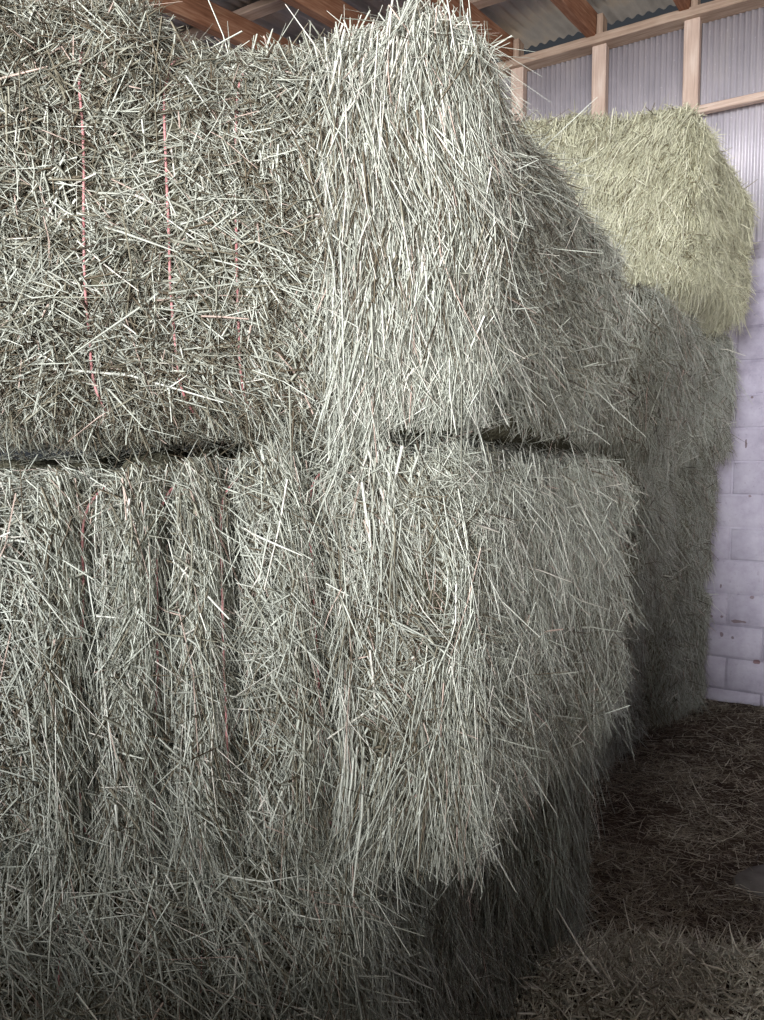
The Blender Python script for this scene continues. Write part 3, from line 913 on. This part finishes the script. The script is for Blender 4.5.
def far_bale(fr, br, z0, z1, width, seed, label, packm=M_PACK, stemm=M_GREEN, rad=0.14, dens=1.0, phi=0.2, Lm=0.075, lump=0.026, Wm=0.0040, extra=None, top=None, tone=0.5, wleft=None):
    fr, br = np.array(fr), np.array(br)
    fl, bl = fr + BACKV * width, br + BACKV * (wleft or width)
    b = Bale('far', [fl, fr, br, bl], z0, z1, rad=rad, res=0.032, lump=lump, seed=seed, extra=extra, top=top)
    packs = []
    P, N = sample_mesh(b.V, b.F, b.VN, lambda P, N: facing(P, N, -0.3, 0.02) * holes(P, seed, 11), 16000 * dens)
    packs.append(make_stems(P, N, Lm, 0.025, Wm, phi, 0.75, 1.0, 0.2, 0.3, 0.024, 0.2, tone - 0.04, 0.28, seed + 300))
    P, N = sample_mesh(b.V, b.F, b.VN, lambda P, N: facing(P, N, -0.3, 0.02) * (N[:, 2] < 0.7), 5000 * dens)
    packs.append(make_stems(P, N, Lm * 1.5, 0.035, Wm, phi * 0.5, 0.35, 0.5, 0.08, 0.15, 0.03, 0.35, tone + 0.08, 0.2, seed + 310))
    P, N = sample_mesh(b.V, b.F, b.VN, lambda P, N: facing(P, N, -0.6, 0.0) * (P[:, 2] < z0 + 0.14), 8000 * dens)
    packs.append(make_stems(P, N, Lm * 1.3, 0.03, Wm, phi * 0.3, 0.4, 0.4, 0.15, 0.2, 0.02, 0.5, tone, 0.2, seed + 320))
    return finish_bale(b, label, packm, stemm, packs, None, (), FAR_GROUP)


far_bale((0.89, 3.30), (1.44, 4.12), -0.02, 0.745, 1.3, 501, 'dark shaded hay bale on the floor in the front column of the far stack', phi=0.1)
far_bale((1.53, 4.17), (2.03, 4.66), -0.02, 0.745, 1.1, 521, 'dark shaded hay bale on the floor beside the block wall', phi=0.1)
far_bale((1.09, 3.28), (1.60, 4.13), 0.74, 1.50, 1.3, 541, 'shaded hay bale second from the floor in the front column of the far stack', phi=0.1)
far_bale((1.65, 4.16), (2.02, 4.62), 0.74, 1.49, 1.1, 561, 'shaded hay bale second from the floor beside the block wall', phi=0.1)
far_bale((1.17, 3.32), (1.73, 4.15), 1.49, 2.23, 1.3, 581, 'grey-green hay bale directly under the front of the yellow top bale', phi=0.1)
far_bale((1.77, 4.18), (2.08, 4.58), 1.48, 2.20, 1.1, 601, 'grey-green hay bale under the overhanging rear of the yellow top bale, by the block wall', phi=0.15)


def a4_extra(P, N):
    under = -0.03 * sstep(-N[:, 2], 0.3, 0.8)
    return under


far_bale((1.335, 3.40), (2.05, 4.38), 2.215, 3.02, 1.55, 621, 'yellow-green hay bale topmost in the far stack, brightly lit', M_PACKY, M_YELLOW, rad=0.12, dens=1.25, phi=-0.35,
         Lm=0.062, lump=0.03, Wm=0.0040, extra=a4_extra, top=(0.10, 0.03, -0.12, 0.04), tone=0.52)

# ================================================================== straw on the floor
def lay_floor(n, xr, yr, dens, Lm, Wm, tone_m, off, seed, tilt=0.1):
    P2 = np.stack([RNG.uniform(*xr, n), RNG.uniform(*yr, n)], axis=1)
    P3 = np.concatenate([P2, np.zeros((n, 1))], axis=1)
    keep = RNG.random(n) < dens(P3)
    P2, P3 = P2[keep], P3[keep]
    z = floor_z(P2)
    P = np.concatenate([P2, z[:, None] + 0.004], axis=1)
    N = np.tile(np.array((0, 0, 1.0)), (len(P), 1))
    return make_stems(P, N, Lm, Lm * 0.4, Wm, 1.3, 1.2, 0.8, abs(tilt) * 0.3, tilt, off, 0.0, tone_m, 0.25, seed)


stack_foot = lambda P: (P[:, 1] - 1.36) * 0.67 > (P[:, 0] - 0.02) * 1.0 + 0.05
wall_in = lambda P: ((P - WP) * WN).sum(1) > 0.02
patch = lambda P: np.clip(0.55 + 0.7 * vnoise(P, 1.7, 901) + 0.5 * vnoise(P, 5.0, 902), 0.25, 1)
dens = lambda P: patch(P) * wall_in(P)
packs = [lay_floor(260000, (0.1, 4.2), (1.2, 5.2), dens, 0.05, 0.0032, 0.42, 0.014, 911),
         lay_floor(16000, (0.1, 4.2), (1.2, 5.2), dens, 0.13, 0.0034, 0.72, 0.02, 921)]
st = link('scattered_straw', join_stems('scattered_straw', packs), M_CHAFF)
tag(st, 'loose straw trodden into the brown earth floor', 'straw', kind='stuff')

# heap of loose hay at the foot of the near stack
hx, hy = np.meshgrid(np.linspace(-1, 1, 50), np.linspace(-1, 1, 40), indexing='ij')
HP = np.stack([0.92 + hx.ravel() * 0.85, 1.93 + hy.ravel() * 0.36 - hx.ravel() * 0.10], axis=1)
rr = np.sqrt(hx.ravel() ** 2 + hy.ravel() ** 2)
H3 = np.concatenate([HP, np.zeros((len(HP), 1))], axis=1)
hz = floor_z(HP) - 0.02 + 0.13 * np.clip(1 - rr ** 2, -0.1, 1) * (1 + 0.5 * vnoise(H3, 6, 931))
V = np.concatenate([HP, hz[:, None]], axis=1)
g = np.arange(len(HP)).reshape(hx.shape)
F = np.stack([g[:-1, :-1].ravel(), g[1:, :-1].ravel(), g[1:, 1:].ravel(), g[:-1, 1:].ravel()], axis=1)
VN = Bale.normals(V, F)
root = empty('loose_hay_heap', (0.92, 1.93, 0.0))
tag(root, 'low heap of loose pale chaff, coloured as if lit, on the floor at the foot of the near stack', 'hay', kind='stuff')
link('packed_chaff', mesh_np('packed_chaff', V, F, True), M_DIRT, root)
hw = lambda P, N: (P[:, 2] > floor_z(P[:, :2]) - 0.01) * 1.0
P, N = sample_mesh(V, F, VN, hw, 14000)
p1 = make_stems(P, N, 0.05, 0.025, 0.0058, 0, 1.8, 1.5, 0.25, 0.38, 0.025, 0.1, 0.66, 0.25, 941)
P, N = sample_mesh(V, F, VN, hw, 1500)
p2 = make_stems(P, N, 0.09, 0.04, 0.0055, 0, 1.8, 1.5, 0.25, 0.35, 0.02, 0.2, 0.85, 0.15, 951)
M_HEAP = stem_mat('pale_lit_chaff', [(0.0, (0.09, 0.07, 0.05)), (0.3, (0.28, 0.24, 0.18)), (0.7, (0.52, 0.47, 0.38)), (1.0, (0.78, 0.74, 0.64))])  # paler than the floor straw, colour standing in for light on the heap
link('loose_stems', join_stems('loose_stems', [p1, p2]), M_HEAP, root)

# flat grey stone half buried in the straw
def slab(name, cx, cy, rx, ry, h, seed):
    k = 26
    ang = np.arange(k) * 2 * math.pi / k
    V, F = [], []
    rings = [(1.0, 0.0), (0.98, 0.7), (0.92, 0.95), (0.7, 1.0), (0.35, 1.03)]
    for rr_, hh in rings:
        for a in ang:
            q = np.array([[math.cos(a) * 2, math.sin(a) * 2, 0]])
            w = 1 + 0.16 * vnoise(q, 1.0, seed)[0] + 0.08 * vnoise(q, 2.3, seed + 1)[0]
            x, y = cx + rx * rr_ * w * math.cos(a), cy + ry * rr_ * w * math.sin(a)
            V.append((x, y, -0.03 + h * hh + 0.004 * vnoise(np.array([[x * 9, y * 9, 0]]), 1.0, seed + 2)[0]))
    for i in range(len(rings) - 1):
        for j in range(k):
            j2 = (j + 1) % k
            F.append((i * k + j, i * k + j2, (i + 1) * k + j2, (i + 1) * k + j))
    V.append((cx, cy, -0.03 + h * 1.03))
    me = bpy.data.meshes.new(name)
    top = (len(rings) - 1) * k
    me.from_pydata(V, [], F + [(top + j, top + (j + 1) % k, len(V) - 1) for j in range(k)])
    me.polygons.foreach_set('use_smooth', np.ones(len(me.polygons), dtype=bool))
    me.update()
    return me


M_STONE, nt, b = mat_new('dusty_grey_stone', 0.9, 0.15)
n1 = noise(nt, 14, 6, objco(nt))
r = ramp(nt, [(0.3, (0.085, 0.075, 0.07)), (0.7, (0.17, 0.155, 0.147))])
nt.links.new(n1.outputs['Fac'], r.inputs['Fac']); nt.links.new(r.outputs['Color'], b.inputs['Base Color'])
p = at(775, 888, 2.9)
tag(link('flat_stone', slab('flat_stone', 1.43, 2.60, 0.20, 0.12, 0.045, 77), M_STONE), 'flat grey stone half buried in straw on the floor', 'stone')
# turn the whole place so that the barn's walls run along the world axes
TURN = Matrix.Rotation(U30, 4, 'Z')
bpy.context.view_layer.update()
ident = Matrix.Identity(4)
done = set()
for o in list(S.objects):
    if o.type == 'EMPTY':
        o.location = TURN @ o.location
    elif o.parent is not None:
        if o.data.name not in done:
            o.data.transform(TURN); done.add(o.data.name)
        o.matrix_parent_inverse = Matrix.Translation(o.parent.location).inverted()
    elif o.type == 'MESH' and o.matrix_world == ident:
        o.data.transform(TURN)
    else:
        o.matrix_world = TURN @ o.matrix_world
